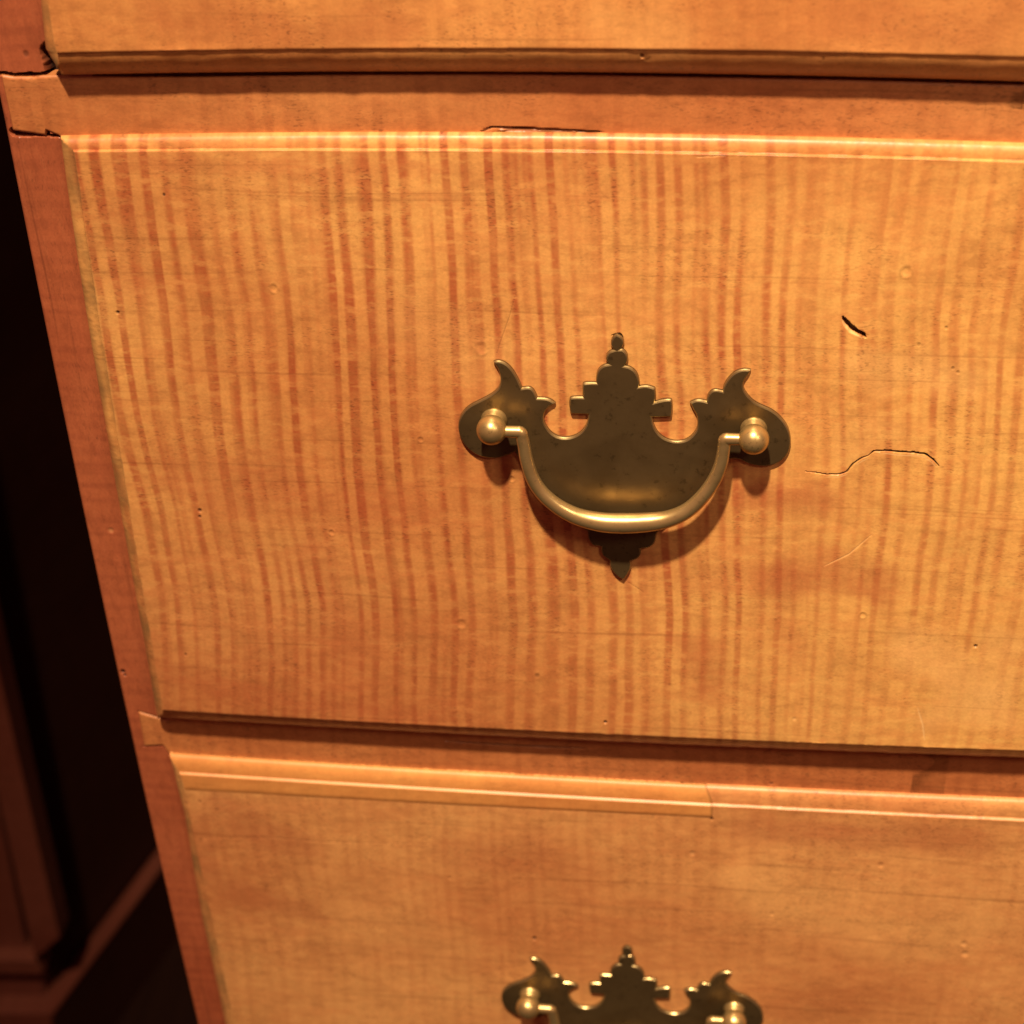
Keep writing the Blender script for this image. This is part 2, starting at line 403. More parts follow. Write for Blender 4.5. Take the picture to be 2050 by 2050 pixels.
box('bottom_rail', (xl+.031, .0003, .06), (XR-.033, .022, .135), M_rail, chest)

# --- rails between the drawers
def rail(name, top, bottom, left, marks, mat, proud=.0004):
    zt0, zb0 = top, bottom
    xs = lines(-.27, XR-.033, .004, marks, 0, .0003)
    xs = xs[xs > -.2699]
    vs = np.unique(np.concatenate([np.linspace(0, 1, 60), [.01, .99]]))
    # parametrise by distance from the left end
    aa = np.unique(np.concatenate([np.arange(0, .05, .0005), np.arange(.05, .36, .0009), np.arange(.36, .9, .02)]))
    Vv, Aa = np.meshgrid(vs, aa, indexing='ij')
    zmid = (zt0(np.array([-.15]))[0]+zb0(np.array([-.15]))[0])/2
    X = left(np.full(Aa.shape, zmid))+Aa
    for _ in range(3):
        Z = zb0(X)+(zt0(X)-zb0(X))*Vv
        X = np.minimum(left(Z)+Aa, XR-.033)
    X = left(Z)+Aa*((XR-.033-left(Z))/aa[-1])**1 if False else left(Z)+Aa*np.where(Aa > .3, (XR-.033-left(Z))/aa[-1], 1)
    Z = zb0(X)+(zt0(X)-zb0(X))*Vv
    dy = np.zeros(X.shape); mk = np.zeros(X.shape)
    for q in marks:
        d1, m1 = q.apply(X, Z); dy += d1; mk = np.where(np.abs(m1) > np.abs(mk), m1, mk)
    H = zt0(X)-zb0(X)
    e = np.minimum(np.minimum(Vv*H, (1-Vv)*H)/.0008, Aa/.0008).clip(0, 1)
    Y = -proud+dy+.0005*(1-e)**2+.00008*wob(X, Z, 30, 8)
    return sheet(name, X, Y, Z, .021, mat, chest, mk)

r1_top = lincurve([(2, 150), (27, 154), (66, 154.5), (78, 152), (112, 151), (250, 153.5), (400, 154), (700, 149.5), (1000, 148), (1250, 151), (1650, 158.5), (2050, 169.5)], 0, 0)
r1_bot = lincurve([(20, 260), (90, 259), (92, 270.5), (120, 272), (128, 283), (400, 280), (955, 276), (1250, 279), (1650, 286), (2050, 297)], 0, 0)
r1_left = lincurve([(2, 150), (26, 261)], 0, 1)
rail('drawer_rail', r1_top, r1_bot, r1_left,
     [Groove([(965, 262), (985, 254), (1010, 255), (1050, 256), (1110, 259), (1180, 262), (1205, 263)], 0, .0006, .0010, .55),
      Groove([(985, 265), (1040, 259), (1100, 264), (1210, 268)], 0, .0007, .0005, .35),
      Groove([(1985, 284), (2000, 281), (2008, 274)], 0, .0003, .0005, .5)], M_rail)
r2_top = lincurve([(277, 1425), (331, 1441), (345, 1432), (950, 1464), (1250, 1483), (1650, 1496), (2050, 1511)], 0, 0)
r2_bot = lincurve([(289, 1493), (328, 1491), (342, 1513), (352, 1530), (950, 1560), (1250, 1577), (1650, 1595), (2050, 1612)], 0, 0)
r2_left = lincurve([(277, 1424), (289, 1493)], 0, 1)
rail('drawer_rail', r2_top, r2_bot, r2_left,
     [Groove([(895, 1483), (1000, 1490), (1090, 1494), (1180, 1497)], 0, .0006, .0008, .6),
      Groove([(1540, 1562), (1546, 1570)], 0, .0004, .0008, .8)], M_rail)

# --- drawers
E0 = .0010                                   # thickness of the lip's outer edge
def prof_low(t):
    q = np.clip(t/.86, 0, 1); ov = (.22*q+.78*np.sin(q*np.pi/2)**.75)*.89
    f = np.clip((t-.87)/.07, 0, 1); f = f*f*(3-2*f)
    return ov+.11*f
def prof(t):
    q = np.clip(t/.80, 0, 1); ov = np.sqrt(np.clip(1-(1-q)**2, 0, 1))*.74
    f = np.clip((t-.83)/.09, 0, 1); f = f*f*(3-2*f)
    return ov+(1-.74)*f
def make_drawer(name, oL, fL, oT, fT, oB, fB, hfun, marks, mat, zt_n, zb_n, seed, shift=0.0, stains_glare=()):
    """outer (o) and face (f) edge functions on the left, top and bottom; hfun(z) is how far the face stands out"""
    mL = mT = mB = mR = .006
    W = XR-.028+.22; H = zt_n-zb_n
    zc_, xc_ = np.array([(zt_n+zb_n)/2]), np.array([-.02])
    xs_marks = lines(float(np.ravel(fL(zc_))[0]), XR-.028, .0030, marks, 0)
    zs_marks = lines(float(np.ravel(fB(xc_))[0]), float(np.ravel(fT(xc_))[0]), .0030, marks, 1)
    um = np.array([0, .05, .12, .2, .3, .4, .5, .6, .7, .78, .82, .84, .86, .88, .90, .92, .95, 1.0])*mL
    a = np.concatenate([um, um[-1]+(xs_marks-xs_marks[0])[1:]*((W-mL-mR)/(xs_marks[-1]-xs_marks[0]))])
    a = np.concatenate([a, W-um[-2::-1]])
    b_ = np.concatenate([um, um[-1]+(zs_marks-zs_marks[0])[1:]*((H-mB-mT)/(zs_marks[-1]-zs_marks[0]))])
    b_ = np.concatenate([b_, H-um[-2::-1]])
    A, B = np.meshgrid(a, b_)
    X = -.22+A; Z = zb_n+B
    for _ in range(3):
        l0, l1 = oL(Z), fL(Z)
        X = np.where(A < mL, l0+(l1-l0)*A/mL, np.where(A > W-mR, XR-.028+(A-W+mR), l1+(XR-.028-l1)*(A-mL)/(W-mL-mR)))
        b0, b1, t0, t1 = oB(X), fB(X), oT(X), fT(X)
        Z = np.where(B < mB, b0+(b1-b0)*B/mB, np.where(B > H-mT, t1+(t0-t1)*(B-H+mT)/mT, b1+(t1-b1)*(B-mB)/(H-mB-mT)))
    wear = .06*wob(X, Z, 60, seed)+.05*wob(X, Z, 230, seed+1)
    t = np.minimum(np.minimum(A/mL, (W-A)/mR), np.minimum(B/mB, (H-B)/mT)).clip(0, 1)
    t = np.clip(t+wear*.35*np.sin(np.pi*t), 0, 1)
    dy = np.zeros(X.shape); mk = np.zeros(X.shape)
    for q in marks:
        d1, m1 = q.apply(X, Z); dy += d1; mk = np.where(np.abs(m1) > np.abs(mk), m1, mk)
    h = hfun(Z)
    low = ((B/mB) < np.minimum(A/mL, (W-A)/mR)) & (B < H/2)
    P_ = np.where(low, prof_low(t), prof(t))
    Y = -(E0+shift+P_*(h-E0))+dy+.00012*wob(X, Z, 14, seed+2)*(t > .99)+(.00003+.00004*(t < .98))*wob(X, Z, 120, seed+3)+.00003*(t < .98)*wob(X, Z, 420, seed+13)
    Yb = -shift+.0+.0
    # dirt gathered in the fillet of the lip, in uneven dashes
    dirt = np.exp(-((t-.82)/.05)**2)*np.clip(wob(X, Z, 90, seed+6)-.35, 0, 1)*.9
    mk = np.where(np.abs(mk) > dirt, mk, dirt)
    gr = np.where((A < mL) & (A/mL <= B/mB) & (A/mL <= (H-B)/mT), np.clip(.38+.6*wob(X, Z, 50, seed+9)+.3*wob(X, Z, 260, seed+10), 0, 1), 0)
    gr = np.maximum(gr, np.where(A < mL*1.25, .25*np.clip(wob(X, Z, 80, seed+11), 0, 1), 0))
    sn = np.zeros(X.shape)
    for q in stains_glare: sn += q.apply(X, Z)
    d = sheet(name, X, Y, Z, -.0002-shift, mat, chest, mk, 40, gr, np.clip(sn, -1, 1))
    return d

# second drawer (the one in full view)
hT, hB = .0042, .0095
def h2(z_): return np.interp(z_, [.66, .89], [hB, hT])
o2L = fitcurve([(122, 274), (127, 312), (140, 403), (152, 494), (165, 566), (174, 638), (187, 711), (205, 800), (242, 1000), (266, 1163), (285, 1245), (315, 1418)], -E0, 1, 3)
f2L = fitcurve([(147, 309), (169, 472), (196, 624), (225, 800), (263, 1005), (304, 1272), (326, 1380), (334, 1421)], -.0066, 1, 3)
o2T = fitcurve([(120, 272), (400, 269), (955, 265), (1250, 268), (1650, 276), (2050, 287)], -E0, 0)
f2T = fitcurve([(147, 306), (400, 304), (780, 306), (1250, 306), (1650, 318), (2050, 328)], -hT, 0)
f2B = fitcurve([(339, 1421), (950, 1453), (1250, 1470), (1650, 1487), (2050, 1500)], -hB, 0)
o2B = fitcurve([(333, 1442), (950, 1474), (1250, 1493), (1650, 1506), (2050, 1521)], -.003, 0)
fy = -.0066
marks2 = [
    Groove([(1688, 638), (1692, 646), (1699, 655), (1706, 662), (1716, 668), (1727, 672), (1733, 678)], fy, .00125, .0022, .93),
    Groove([(1612, 943), (1630, 945), (1655, 949), (1680, 949), (1695, 944), (1708, 928), (1725, 917), (1738, 912), (1748, 904)], fy, .00038, .0007, .75),
    Groove([(1738, 912), (1750, 903), (1775, 902), (1800, 905), (1830, 906), (1852, 909), (1868, 920), (1880, 933)], fy, .00050, .0011, 1.1),
    Groove([(1224, 674), (1240, 670), (1247, 679)], fy, .0004, .0008, .9),
    Groove([(1686, 643), (1690, 652), (1697, 661), (1704, 668), (1714, 674), (1726, 680)], fy, .00045, .0, -.75),  # lit lower edge of the gouge, painted pale without relief
    Groove([(1655, 954), (1680, 954), (1696, 949)], fy, .00032, .0, -.65), Groove([(1714, 930), (1728, 922), (1738, 918)], fy, .00032, .0, -.6),  # lit lower lip of the crack, painted pale without relief
    Groove([(1752, 909), (1775, 908), (1800, 911), (1830, 912), (1850, 915), (1865, 925), (1877, 937)], fy, .00034, .0, -.65),  # same painted light below the right half of the crack
    Groove([(1650, 1130), (1700, 1106), (1745, 1068)], fy, .00035, .0001, -.5),
    Groove([(1836, 1408), (1846, 1440), (1850, 1472)], fy, .00042, .0001, -.8),
    Groove([(1386, 322), (1420, 320), (1460, 318)], fy, .0002, .0001, -.5),
    Groove([(993, 713), (1000, 690), (1018, 640), (1032, 590)], fy, .00016, .0001, .35),
    Groove([(1255, 1160), (1275, 1172), (1290, 1182)], fy, .00016, .0001, .35),
    Dent(963, 700, fy, .0022, .0003), Dent(546, 581, fy, .0016, .0003), Dent(1815, 548, fy, .0019, .00035),
    Dent(925, 1243, fy, .0020, .0003), Dent(1727, 1226, fy, .0013, .0003), Dent(1077, 1345, fy, .0013, .0003, .35),
    Dent(1213, 1436, fy, .0009, .0012, 1.0), Dent(1952, 1287, fy, .0008, .0012, 1.0), Dent(401, 1020, fy, .0010, .0007, .7),
    Dent(401, 1032, fy, .0008, .0005, .7), Dent(234, 629, fy, .0008, .0007, .8), Dent(1908, 740, fy, .0008, .0003, .4),
    Dent(1918, 748, fy, .0008, .0003, .3), Dent(1840, 908-215, fy, .0009, .0002, .35), Dent(1895, 660, fy, .0008, .0003, .3),
    Dent(375, 1303, fy, .0009, .0003, .5), Dent(665, 1063, fy, .0012, .00025), Dent(842, 880, fy, .0011, .00025),
    Dent(1025, 958, fy, .0012, .00025), Dent(1590, 1490-60, fy, .0010, .0002, -.4), Dent(325, 395, fy, .0007, .0003, .9)]
d2 = make_drawer('drawer', o2L, f2L, o2T, f2T, o2B, f2B, h2, marks2, M_tiger, .893, .662, 50, stains_glare=[
    StainGlare([(1510, 990), (1600, 1000), (1640, 990)], .007, .45), StainGlare([(1560, 1160), (1690, 1140), (1750, 1168)], .0105, .42),
    StainGlare([(1300, 1130), (1450, 1150), (1600, 1150)], .008, .20), StainGlare([(1400, 1290), (1420, 1360)], .011, .42), StainGlare([(1560, 1230), (1590, 1290)], .007, .25),
    StainGlare([(360, 940), (470, 980), (560, 960)], .014, .28), StainGlare([(690, 1010), (830, 1020)], .013, .22), StainGlare([(640, 1100), (700, 1290)], .010, .25),
    StainGlare([(1840, 1290), (1900, 1340), (1980, 1360)], .012, -.55), StainGlare([(1990, 1280), (2040, 1290)], .008, -.4), StainGlare([(1880, 1420), (2000, 1410)], .010, -.4),  # pale glare painted into the wood colour
    StainGlare([(1740, 735), (1850, 740), (1930, 770)], .009, -.4), StainGlare([(1700, 900), (1760, 860)], .008, -.2), StainGlare([(820, 640), (960, 720)], .014, -.18),  # the first patch here is painted glare too
    StainGlare([(240, 420), (260, 560)], .010, .25), StainGlare([(250, 330), (700, 345), (1100, 340)], .004, .22), StainGlare([(320, 1330), (600, 1400), (900, 1420)], .005, .22)])

# top drawer: slid a little way out, corner of its lip worn off
SH1 = .0012
o1L = lincurve([(70, -200), (85, 0), (94, 92), (108, 114), (126, 140), (130, 150)], -.002, 1)
f1L = lincurve([(84, -200), (99, 0), (112, 92), (122, 112)], -.0082, 1)
f1B = fitcurve([(116, 100), (400, 97), (1000, 91), (1250, 93), (1650, 97), (2050, 110)], -.0086, 0)
o1B = fitcurve([(130, 148), (400, 148.5), (1000, 142), (1250, 145), (1650, 152), (2050, 163.5)], -.0022, 0)
o1T = lambda x: np.full(np.shape(x), 1.118); f1T = lambda x: np.full(np.shape(x), 1.111)
marks1 = [Groove([(1283, 105), (1290, 108), (1297, 111)], -.005, .0005, .0008, .7),
          Dent(325, 110, -.005, .0005, .0003, -.5), Dent(1648, 108, -.005, .0006, .0006, .6)]
d1 = make_drawer('drawer', o1L, f1L, o1T, f1T, o1B, f1B, lambda q: np.full(np.shape(q), .0076), marks1, M_plain, 1.118, .925, 70, SH1, stains_glare=[
    StainGlare([(300, 20), (600, 60), (800, 40)], .006, .35), StainGlare([(1700, 30), (1980, 60)], .008, .30), StainGlare([(1200, 40), (1350, 60)], .008, -.2)])

# third drawer
h3v = .0045
o3L = lincurve([(340, 1510), (348, 1538), (358, 1582), (370, 1625), (390, 1749), (404, 1830), (420, 1900), (452, 2050), (520, 2400)], -E0, 1)
f3L = lincurve([(362, 1553), (370, 1582), (386, 1660), (405, 1749), (420, 1815), (437, 1900), (470, 2050), (540, 2400)], -h3v, 1)
o3T = fitcurve([(342, 1508), (950, 1544), (1250, 1563.5), (1650, 1582), (2050, 1599)], -E0, 0)
f3T = fitcurve([(373, 1553), (950, 1591), (1428, 1615), (2050, 1648)], -h3v, 0)
f3B = lambda x: np.full(np.shape(x), .415); o3B = lambda x: np.full(np.shape(x), .408)
marks3 = [Dent(1070, 1879, -h3v, .0012, .0010, 1.0), Dent(1386, 1709, -h3v, .0017, .0004, -.2), Dent(1763, 1732, -h3v, .0016, .0004, .1),
          Dent(1930, 1890, -h3v, .0018, .0004, -.2), Dent(1932, 1910, -h3v, .0020, .0005, -.15), Dent(900, 1757, -h3v, .0010, .0003, .3),  # the first two dents carry a highlight painted as pale colour
          Dent(1545, 1830, -h3v, .0014, .0003, -.1), Dent(1425, 1640, -h3v, .0010, .0006, .7),
          Dent(400, 1605, -h3v, .0012, .0003, .3), Groove([(400, 1678), (540, 1676), (640, 1685), (860, 1690)], -h3v, .0003, .0001, .22)]
d3 = make_drawer('drawer', o3L, f3L, o3T, f3T, o3B, f3B, lambda q: np.full(np.shape(q), h3v), marks3, M_lower, .637, .408, 90, stains_glare=[
    StainGlare([(430, 1600), (520, 1680), (600, 1700)], .010, .35), StainGlare([(900, 1700), (1000, 1720), (1080, 1700)], .010, .22),
    StainGlare([(400, 1640), (420, 1760)], .006, .35), StainGlare([(1500, 1665), (1700, 1680), (1960, 1690)], .008, .38), StainGlare([(460, 1790), (620, 1830)], .008, .30),
    StainGlare([(1500, 1780), (1800, 1900), (1950, 1850)], .016, -.22), StainGlare([(700, 1850), (900, 1900)], .015, -.15)])

# replaced length of lip along the top left of the third drawer
def lip_patch():
    seamx = lambda t: at(1414+14*np.sin(min(t, 1)*1.5), 1590, -.003)[0]
    lo3 = fitcurve([(369, 1580), (950, 1612), (1430, 1636)], -h3v, 0)
    vs = np.concatenate([np.array([0, .02, .05, .12, .2, .3, .4, .5, .6, .7, .78, .82, .84, .86, .88, .90, .92, .95, 1.0]), [1.3, 1.7, 1.97, 2.0]])
    us = np.linspace(0, 1, 160)
    X = np.zeros((len(vs), len(us))); Z = X.copy(); Y = X.copy(); mk = X.copy()
    for i, t in enumerate(vs):
        xr = seamx(t)
        for j, u in enumerate(us):
            zl = o3T(np.array([-.21]))[0]
            x_ = -.21+.2*u
            for _ in range(3):
                if t <= 1: zc = o3T(x_)+(f3T(x_)-o3T(x_))*t
                else: zc = f3T(x_)+(lo3(x_)-f3T(x_))*(t-1)
                l0, l1 = o3L(zc), f3L(zc)
                xl_ = l0+(l1-l0)*min(t, 1)+.0002
                x_ = xl_+(xr-xl_)*u
            X[i, j], Z[i, j] = x_, zc
            Y[i, j] = -(E0+float(prof(np.array(min(t, 1))))*(h3v-E0))-.00022
            if t in (0, 2.0) or u == 0: Y[i, j] += .0001
            if u > .9965: mk[i, j] = .55
            if t == 2.0: mk[i, j] = .10
    Y += .00003*wob(X, Z, 60, 3)
    o = sheet('lip_patch', X[::-1], Y[::-1], Z[::-1], .0, M_patch, d3, mk[::-1], 40)
    o['label'] = 'plain orange replacement length of lip'
lip_patch()

# ------------------------------------------------------------------ brass pulls
ZP = (h2(np.array([.78]))[0])               # the drawer face behind the pull
PT = .0013                                   # plate thickness
def zA(x, y): return (900+x/5.367, 650+y/5.367)
def zB(x, y): return (1240+x/5.084, 700+y/5.084)
def z1(x, y): return (880+x/2.611, 640+y/2.611)
A_pts = [(1795, 122), (1762, 138), (1738, 170), (1727, 215), (1736, 258), (1764, 288), (1715, 302), (1685, 335), (1674, 375), (1682, 412), (1708, 440),
         (1650, 450), (1602, 485), (1577, 535), (1570, 590), (1574, 638), (1500, 634), (1440, 638), (1424, 655), (1424, 720), (1428, 788), (1360, 786), (1298, 792), (1284, 812), (1282, 870), (1290, 930), (1304, 968), (1390, 972), (1488, 976),
         (1480, 1040), (1455, 1110), (1400, 1170), (1330, 1207), (1250, 1222), (1170, 1212), (1100, 1175), (1045, 1115), (1013, 1045), (1008, 985), (1030, 930), (1080, 885), (1136, 856),
         (1090, 818), (1030, 800), (942, 797), (925, 755), (900, 710), (862, 684), (820, 684), (775, 692), (755, 640), (720, 570), (670, 490), (610, 432), (550, 406), (500, 402), (466, 414),
         (502, 470), (530, 525), (544, 580), (542, 640), (515, 700), (465, 745), (400, 785), (310, 830), (220, 872), (150, 930), (103, 1010), (88, 1090), (100, 1190), (150, 1290), (230, 1370), (320, 1420), (420, 1440), (530, 1435), (620, 1410), (700, 1372)]
L_low = [(425, 740), (455, 830), (505, 915), (580, 990), (670, 1045), (775, 1100), (776, 1140), (802, 1175), (845, 1180), (845, 1205), (858, 1232), (892, 1254), (890, 1275), (902, 1305), (932, 1337), (962, 1352)]
R_low = [(985, 1322), (1002, 1288), (1000, 1256), (1038, 1244), (1056, 1215), (1052, 1192), (1100, 1188), (1130, 1155), (1134, 1105), (1220, 1040), (1300, 965), (1370, 900), (1412, 850), (1432, 800), (1460, 765), (1500, 730)]
B_pts = [(1210, 1112), (1300, 1160), (1400, 1186), (1500, 1192), (1600, 1168), (1680, 1112), (1730, 1040), (1748, 950), (1740, 870), (1710, 780), (1640, 690), (1550, 620), (1450, 580), (1370, 540), (1310, 480), (1270, 420), (1258, 365), (1280, 310), (1318, 265), (1338, 222),
         (1290, 212), (1220, 220), (1160, 250), (1100, 310), (1060, 380), (1050, 432), (980, 415), (930, 430), (895, 480), (884, 535), (830, 520), (770, 522), (716, 548),
         (750, 620), (788, 680), (795, 750), (785, 820), (740, 880), (680, 925), (600, 941), (510, 930), (430, 890), (375, 830), (345, 760), (335, 700), (430, 698), (530, 692), (540, 600), (538, 530), (518, 514), (440, 520), (358, 542), (370, 470), (366, 410), (352, 397), (270, 376), (198, 388), (205, 345), (195, 290), (165, 232), (110, 192), (52, 180), (80, 140), (88, 95), (72, 45), (30, 10)]
R_top = [(944, 163), (960, 145), (964, 120), (952, 98)]
outline = [zA(*p) for p in A_pts]+[z1(*p) for p in L_low]+[z1(*p) for p in R_low]+[zB(*p) for p in B_pts]+[z1(*p) for p in R_top]
yP = -(ZP+PT)
def org():
    a = at(*z1(275, 585), yP); b = at(*z1(1640, 630), yP); return (a+b)/2
O = org(); O[1] = -ZP                         # origin of a pull: on the wood, midway between its posts
plate2d = [(at(px, py, yP)[0]-O[0], at(px, py, yP)[2]-O[2]) for px, py in outline]
def smooth2d(P, it=1):
    """soften shallow corners, keep the sharp cusps of the outline"""
    P = [np.array(p) for p in P]
    out = []
    n = len(P)
    for i in range(n):
        a, b, c = P[i-1], P[i], P[(i+1) % n]
        u = (b-a)/max(np.linalg.norm(b-a), 1e-9); v = (c-b)/max(np.linalg.norm(c-b), 1e-9)
        if u@v > .62: out += [b*.75+a*.25, b*.75+c*.25]
        else: out.append(b)
    return out
plate2d = smooth2d(smooth2d(plate2d))
def offset2d(P, d):
    n = len(P); area = sum(P[i-1][0]*P[i][1]-P[i][0]*P[i-1][1] for i in range(n)); s = 1 if area > 0 else -1
    out = []
    for i in range(n):
        a, b, c = P[i-1], P[i], P[(i+1) % n]
        u = (b-a)/max(np.linalg.norm(b-a), 1e-9); v = (c-b)/max(np.linalg.norm(c-b), 1e-9)
        nu = np.array([-u[1], u[0]])*s; nv = np.array([-v[1], v[0]])*s
        m = nu+nv; L = np.linalg.norm(m); m = m/L if L > 1e-6 else nu
        k = min(1/max(m@nu, .45), 1.9)
        out.append(b+m*d*k)
    return out
def make_plate(parent):
    rings = [(0, 0.0), (0, -PT*.55), (.00025, -PT*.86), (.00062, -PT)]
    V = []; n = len(plate2d); F = []; fm = []
    for off, y in rings:
        for p in offset2d(plate2d, off) if off else plate2d: V.append((p[0], y, p[1]))
    for r in range(3):
        for i in range(n):
            j = (i+1) % n; F.append((r*n+i, r*n+j, (r+1)*n+j, (r+1)*n+i)); fm.append(1 if r else 0)
    # front face: constrained triangulation with inner points, so that it can be gently domed
    from mathutils.geometry import delaunay_2d_cdt
    inner = offset2d(plate2d, .00062); arr = np.array([plate2d[i] for i in range(n)])
    gx = np.arange(arr[:, 0].min(), arr[:, 0].max(), .0016); gz = np.arange(arr[:, 1].min(), arr[:, 1].max(), .0016)
    GX, GZ = np.meshgrid(gx, gz); dd, _ = seg_dist(GX, GZ, [np.array(p) for p in plate2d]+[np.array(plate2d[0])])
    pts = [Vector((p[0], p[1])) for p in inner]+[Vector((x_, z_)) for x_, z_, d_ in zip(GX.ravel(), GZ.ravel(), dd.ravel()) if d_ > .0018]
    res = delaunay_2d_cdt(pts, [(i, (i+1) % n) for i in range(n)], [list(range(n))], 1, 1e-7)
    base = 3*n; V = V[:base]
    q = np.array([(v.x, v.y) for v in res[0]])
    d_, _ = seg_dist(q[:, 0], q[:, 1], [np.array(p) for p in inner]+[np.array(inner[0])])
    dome = .00009*(1-np.exp(-(d_/.004)**1.5))
    for (x_, z_), h_ in zip(q, dome): V.append((x_, -PT-h_+.00006*float(wob(np.array(x_), np.array(z_), 60, 4)), z_))
    used = {}
    orig = res[3]
    for k_, o_ in enumerate(orig):
        for i_ in o_:
            if i_ < n: used[i_] = k_
    F = [f_ if i_ < 2*n else tuple((base+used[v_-3*n]) if v_ >= 3*n else v_ for v_ in f_) for i_, f_ in enumerate(F)]
    for f_ in res[2]: F.append(tuple(base+v_ for v_ in f_)); fm.append(0)
    keep = [(f_, m_) for f_, m_ in zip(F, fm) if len(set(f_)) == len(f_)]
    F = [k_[0] for k_ in keep]; fm = [k_[1] for k_ in keep]
    # slight hammered unevenness is left to the material's relief
    return mesh_obj('back_plate', V, F, [M_plate, M_edge], parent, sharp=20, fm=fm)
def lathe(prof_, n=40):
    V = []; F = []
    for r, y in prof_:
        for k in range(n):
            a = 2*math.pi*k/n; V.append((r*math.cos(a), y, r*math.sin(a)))
    m_ = len(prof_)
    for i in range(m_-1):
        for k in range(n): F.append((i*n+k, i*n+(k+1) % n, (i+1)*n+(k+1) % n, (i+1)*n+k))
    F.append(tuple(range(n))); F.append(tuple((m_-1)*n+k for k in range(n)))
    return V, F
BY = -.0078                                   # ball centre, out from the wood
BR = .0049
def post_profile():
    p = [(.0042, -PT-.00005), (.0043, -PT-.0003), (.0041, -PT-.0007), (.0038, -PT-.0010), (.0037, BY+.0036)]
    for k in range(14):
        a = math.radians(46+(180-46)*k/13); p.append((max(BR*math.sin(a), .00005), BY+BR*math.cos(a)))
    return p
def bail_mesh(parent, pL, pR):
    raw = [(425, 592), (441, 660), (456, 740), (487, 830), (540, 908), (622, 976), (722, 1026), (840, 1054), (955, 1061), (1080, 1056), (1190, 1040), (1290, 998), (1370, 928), (1430, 848), (1468, 765), (1484, 690), (1490, 628)]
    rad = [.0021, .0021, .0022, .0023, .0024, .0026, .0029, .0033, .0035, .0033, .0029, .0026, .0024, .0023, .0022, .0021, .0021]
    yb = -(ZP)+BY
    q = [at(*z1(*p), yb)-O for p in raw]; q = [np.array([p[0], BY, p[2]]) for p in q]
    cL = q[0]; cR = q[-1]
    pts = [np.array([pL[0], BY, cL[2]+.0002]), np.array([cL[0]-.0022, BY, cL[2]+.0001])]; rr = [.0018, .00185]
    def corner(c, a, b, r0):           # small rounding of a sharp bend
        o = []
        for k in range(7):
            t = k/6; p = (1-t)**2*a+2*t*(1-t)*c+t*t*b; o.append(p)
        return o, [r0]*7
    # smooth the middle with Catmull-Rom
    mid = []; mr = []
    for i in range(len(q)-1):
        p0, p1, p2, p3 = q[max(i-1, 0)], q[i], q[i+1], q[min(i+2, len(q)-1)]
        for k in range(5):
            t = k/5
            mid.append(.5*((2*p1)+(-p0+p2)*t+(2*p0-5*p1+4*p2-p3)*t*t+(-p0+3*p1-3*p2+p3)*t**3)); mr.append(rad[i]*(1-t)+rad[i+1]*t)
    mid.append(q[-1]); mr.append(rad[-1])
    ins = [i for i, p in enumerate(mid) if np.linalg.norm(p-cL) > .0010 and np.linalg.norm(p-cR) > .0010]
    mid = [mid[i] for i in ins]; mr = [mr[i] for i in ins]
    c1, r1 = corner(cL+np.array([.0004, 0, .0004]), cL+np.array([-.0010, 0, .0001]), mid[0], .0020)
    c2, r2 = corner(cR+np.array([-.0004, 0, .0004]), mid[-1], cR+np.array([.0010, 0, .0001]), .0020)
    path = pts[:1]+c1+mid[1:-1]+c2+[np.array([pR[0], BY, cR[2]+.0002])]
    rad2 = rr[:1]+r1+mr[1:-1]+r2+[.0018]
    V = []; F = []; n = 24; yv = np.array([0, 1.0, 0])
    for i, p in enumerate(path):
        a = path[max(i-1, 0)]; b = path[min(i+1, len(path)-1)]; t = (b-a)/np.linalg.norm(b-a)
        s = np.cross(t, yv); s /= np.linalg.norm(s)
        for k in range(n):
            w = 2*math.pi*k/n; V.append(p+rad2[i]*(math.cos(w)*s+math.sin(w)*yv*.92))
    for i in range(len(path)-1):
        for k in range(n): F.append((i*n+k, i*n+(k+1) % n, (i+1)*n+(k+1) % n, (i+1)*n+k))
    F.append(tuple(range(n))); F.append(tuple((len(path)-1)*n+k for k in range(n)))
    return mesh_obj('bail', V, F, M_bail, parent, sharp=60)

pull = empty('brass_pull', tuple(O), 'upper brass pull, its whole bail in view', parent=chest)
bl_ = at(*zA(452, 1138), -ZP+BY)-O; br_ = at(*zB(1366, 918), -ZP+BY)-O
pull.rotation_euler = (-math.atan((hB-hT)/.23), 0, 0)
make_plate(pull)
pv, pf = lathe(post_profile())
for c in (bl_, br_):
    o = mesh_obj('post', [(v[0]+c[0], v[1], v[2]+c[2]) for v in pv], pf, M_post, pull, sharp=50)
bail_mesh(pull, bl_, br_)
# the lower pull, a copy set on the third drawer
q1 = (at(1061, 2026, -h3v+BY)+at(1467, 2032, -h3v+BY))/2; cm = (bl_+br_)/2
pull2 = pull.copy(); link(pull2, chest)
pull2.location = (q1[0]-cm[0], -h3v-.0004, q1[2]-cm[2]); pull2['label'] = 'lower brass pull, cut off by the foot of the picture'
pull2.rotation_euler = (0, 0, 0)
for ch in list(pull.children):
    c = ch.copy(); link(c, pull2)
for p in (pull, pull2): p['group'] = 'brass bail pulls on the drawer fronts'

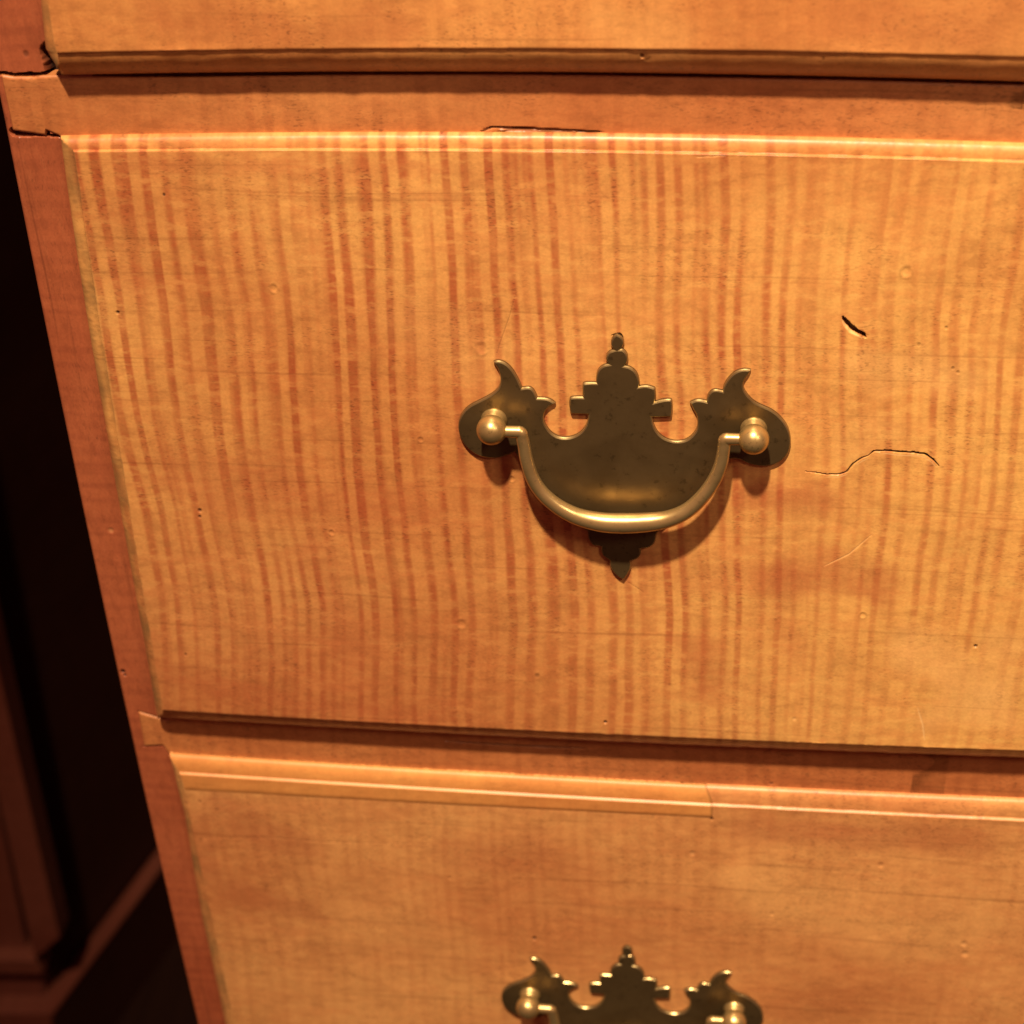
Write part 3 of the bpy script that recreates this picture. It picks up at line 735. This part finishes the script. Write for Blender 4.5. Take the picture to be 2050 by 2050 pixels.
# ------------------------------------------------------------------ dark cabinet to the left
P0 = at_z(103, 2026, .085); P1 = at_z(322, 1733, .085)
YC = float(P0[1])+.012
cab = empty('dark_cabinet', (-.55, YC, 0), 'dark mahogany panelled cabinet standing in shadow left of the chest', 'cabinet')
def prism(name, px, y0, depth, parent=cab, mat=M_mahog, chamfer=.002):
    """board whose front is a traced outline on the plane Y=y0"""
    P = [at(a, b, y0) for a, b in px]; n = len(P)
    c = sum(P)/n; off = np.array(parent.location)
    V = [p+(c-p)*chamfer/max(np.linalg.norm(c-p), 1e-6)-off for p in P]+[p+np.array([0, chamfer, 0])-off for p in P]+[p+np.array([0, depth, 0])-off for p in P]
    F = [tuple(range(n)), tuple(range(2*n, 3*n))]
    for r in (0, 1):
        for i in range(n): F.append((r*n+i, r*n+(i+1) % n, (r+1)*n+(i+1) % n, (r+1)*n+i))
    return mesh_obj(name, V, F, mat, parent, smooth=False)
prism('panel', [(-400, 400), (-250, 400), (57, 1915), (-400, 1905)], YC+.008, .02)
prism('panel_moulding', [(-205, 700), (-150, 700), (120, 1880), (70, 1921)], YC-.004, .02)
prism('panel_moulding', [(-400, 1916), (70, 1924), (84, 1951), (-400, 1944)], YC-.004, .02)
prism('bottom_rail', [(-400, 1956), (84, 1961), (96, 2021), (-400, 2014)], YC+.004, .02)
dirv = (P1-P0); dirv[2] = 0; dirv /= np.linalg.norm(dirv)
Pn = P0+dirv*.95
nrm = np.array([dirv[1], -dirv[0], 0.])
offc = np.array(cab.location)
def slab(name, a, b, z0, z1_, thick, mat=M_mahog, ch=.004):
    """board standing on edge from a to b, its visible side towards nrm, with a chamfered top edge"""
    V = []
    for p in (a, b):
        for (dn, zv) in ((0, z0), (0, z1_-ch), (-ch, z1_), (-thick, z1_), (-thick, z0)):
            v = p+nrm*dn; V.append((v[0]-offc[0], v[1]-offc[1], zv))
    F = [tuple(range(5)), tuple(range(5, 10))]+[(k, (k+1) % 5, 5+(k+1) % 5, 5+k) for k in range(5)]
    return mesh_obj(name, V, F, mat, cab, smooth=False)
slab('base_moulding', P0, Pn, .0805, .0840, .012, ch=.0015)  # lighter strip paints the light caught along the top edge
slab('base_board', P0-nrm*.001, Pn-nrm*.001, .0, .0803, .03, M_mahog_shaded)
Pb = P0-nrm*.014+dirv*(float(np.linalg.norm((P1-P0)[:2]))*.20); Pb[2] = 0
slab('side_board', Pb, Pb+dirv*.9, .0842, 1.5, .02, M_mahog_shaded, ch=.002)
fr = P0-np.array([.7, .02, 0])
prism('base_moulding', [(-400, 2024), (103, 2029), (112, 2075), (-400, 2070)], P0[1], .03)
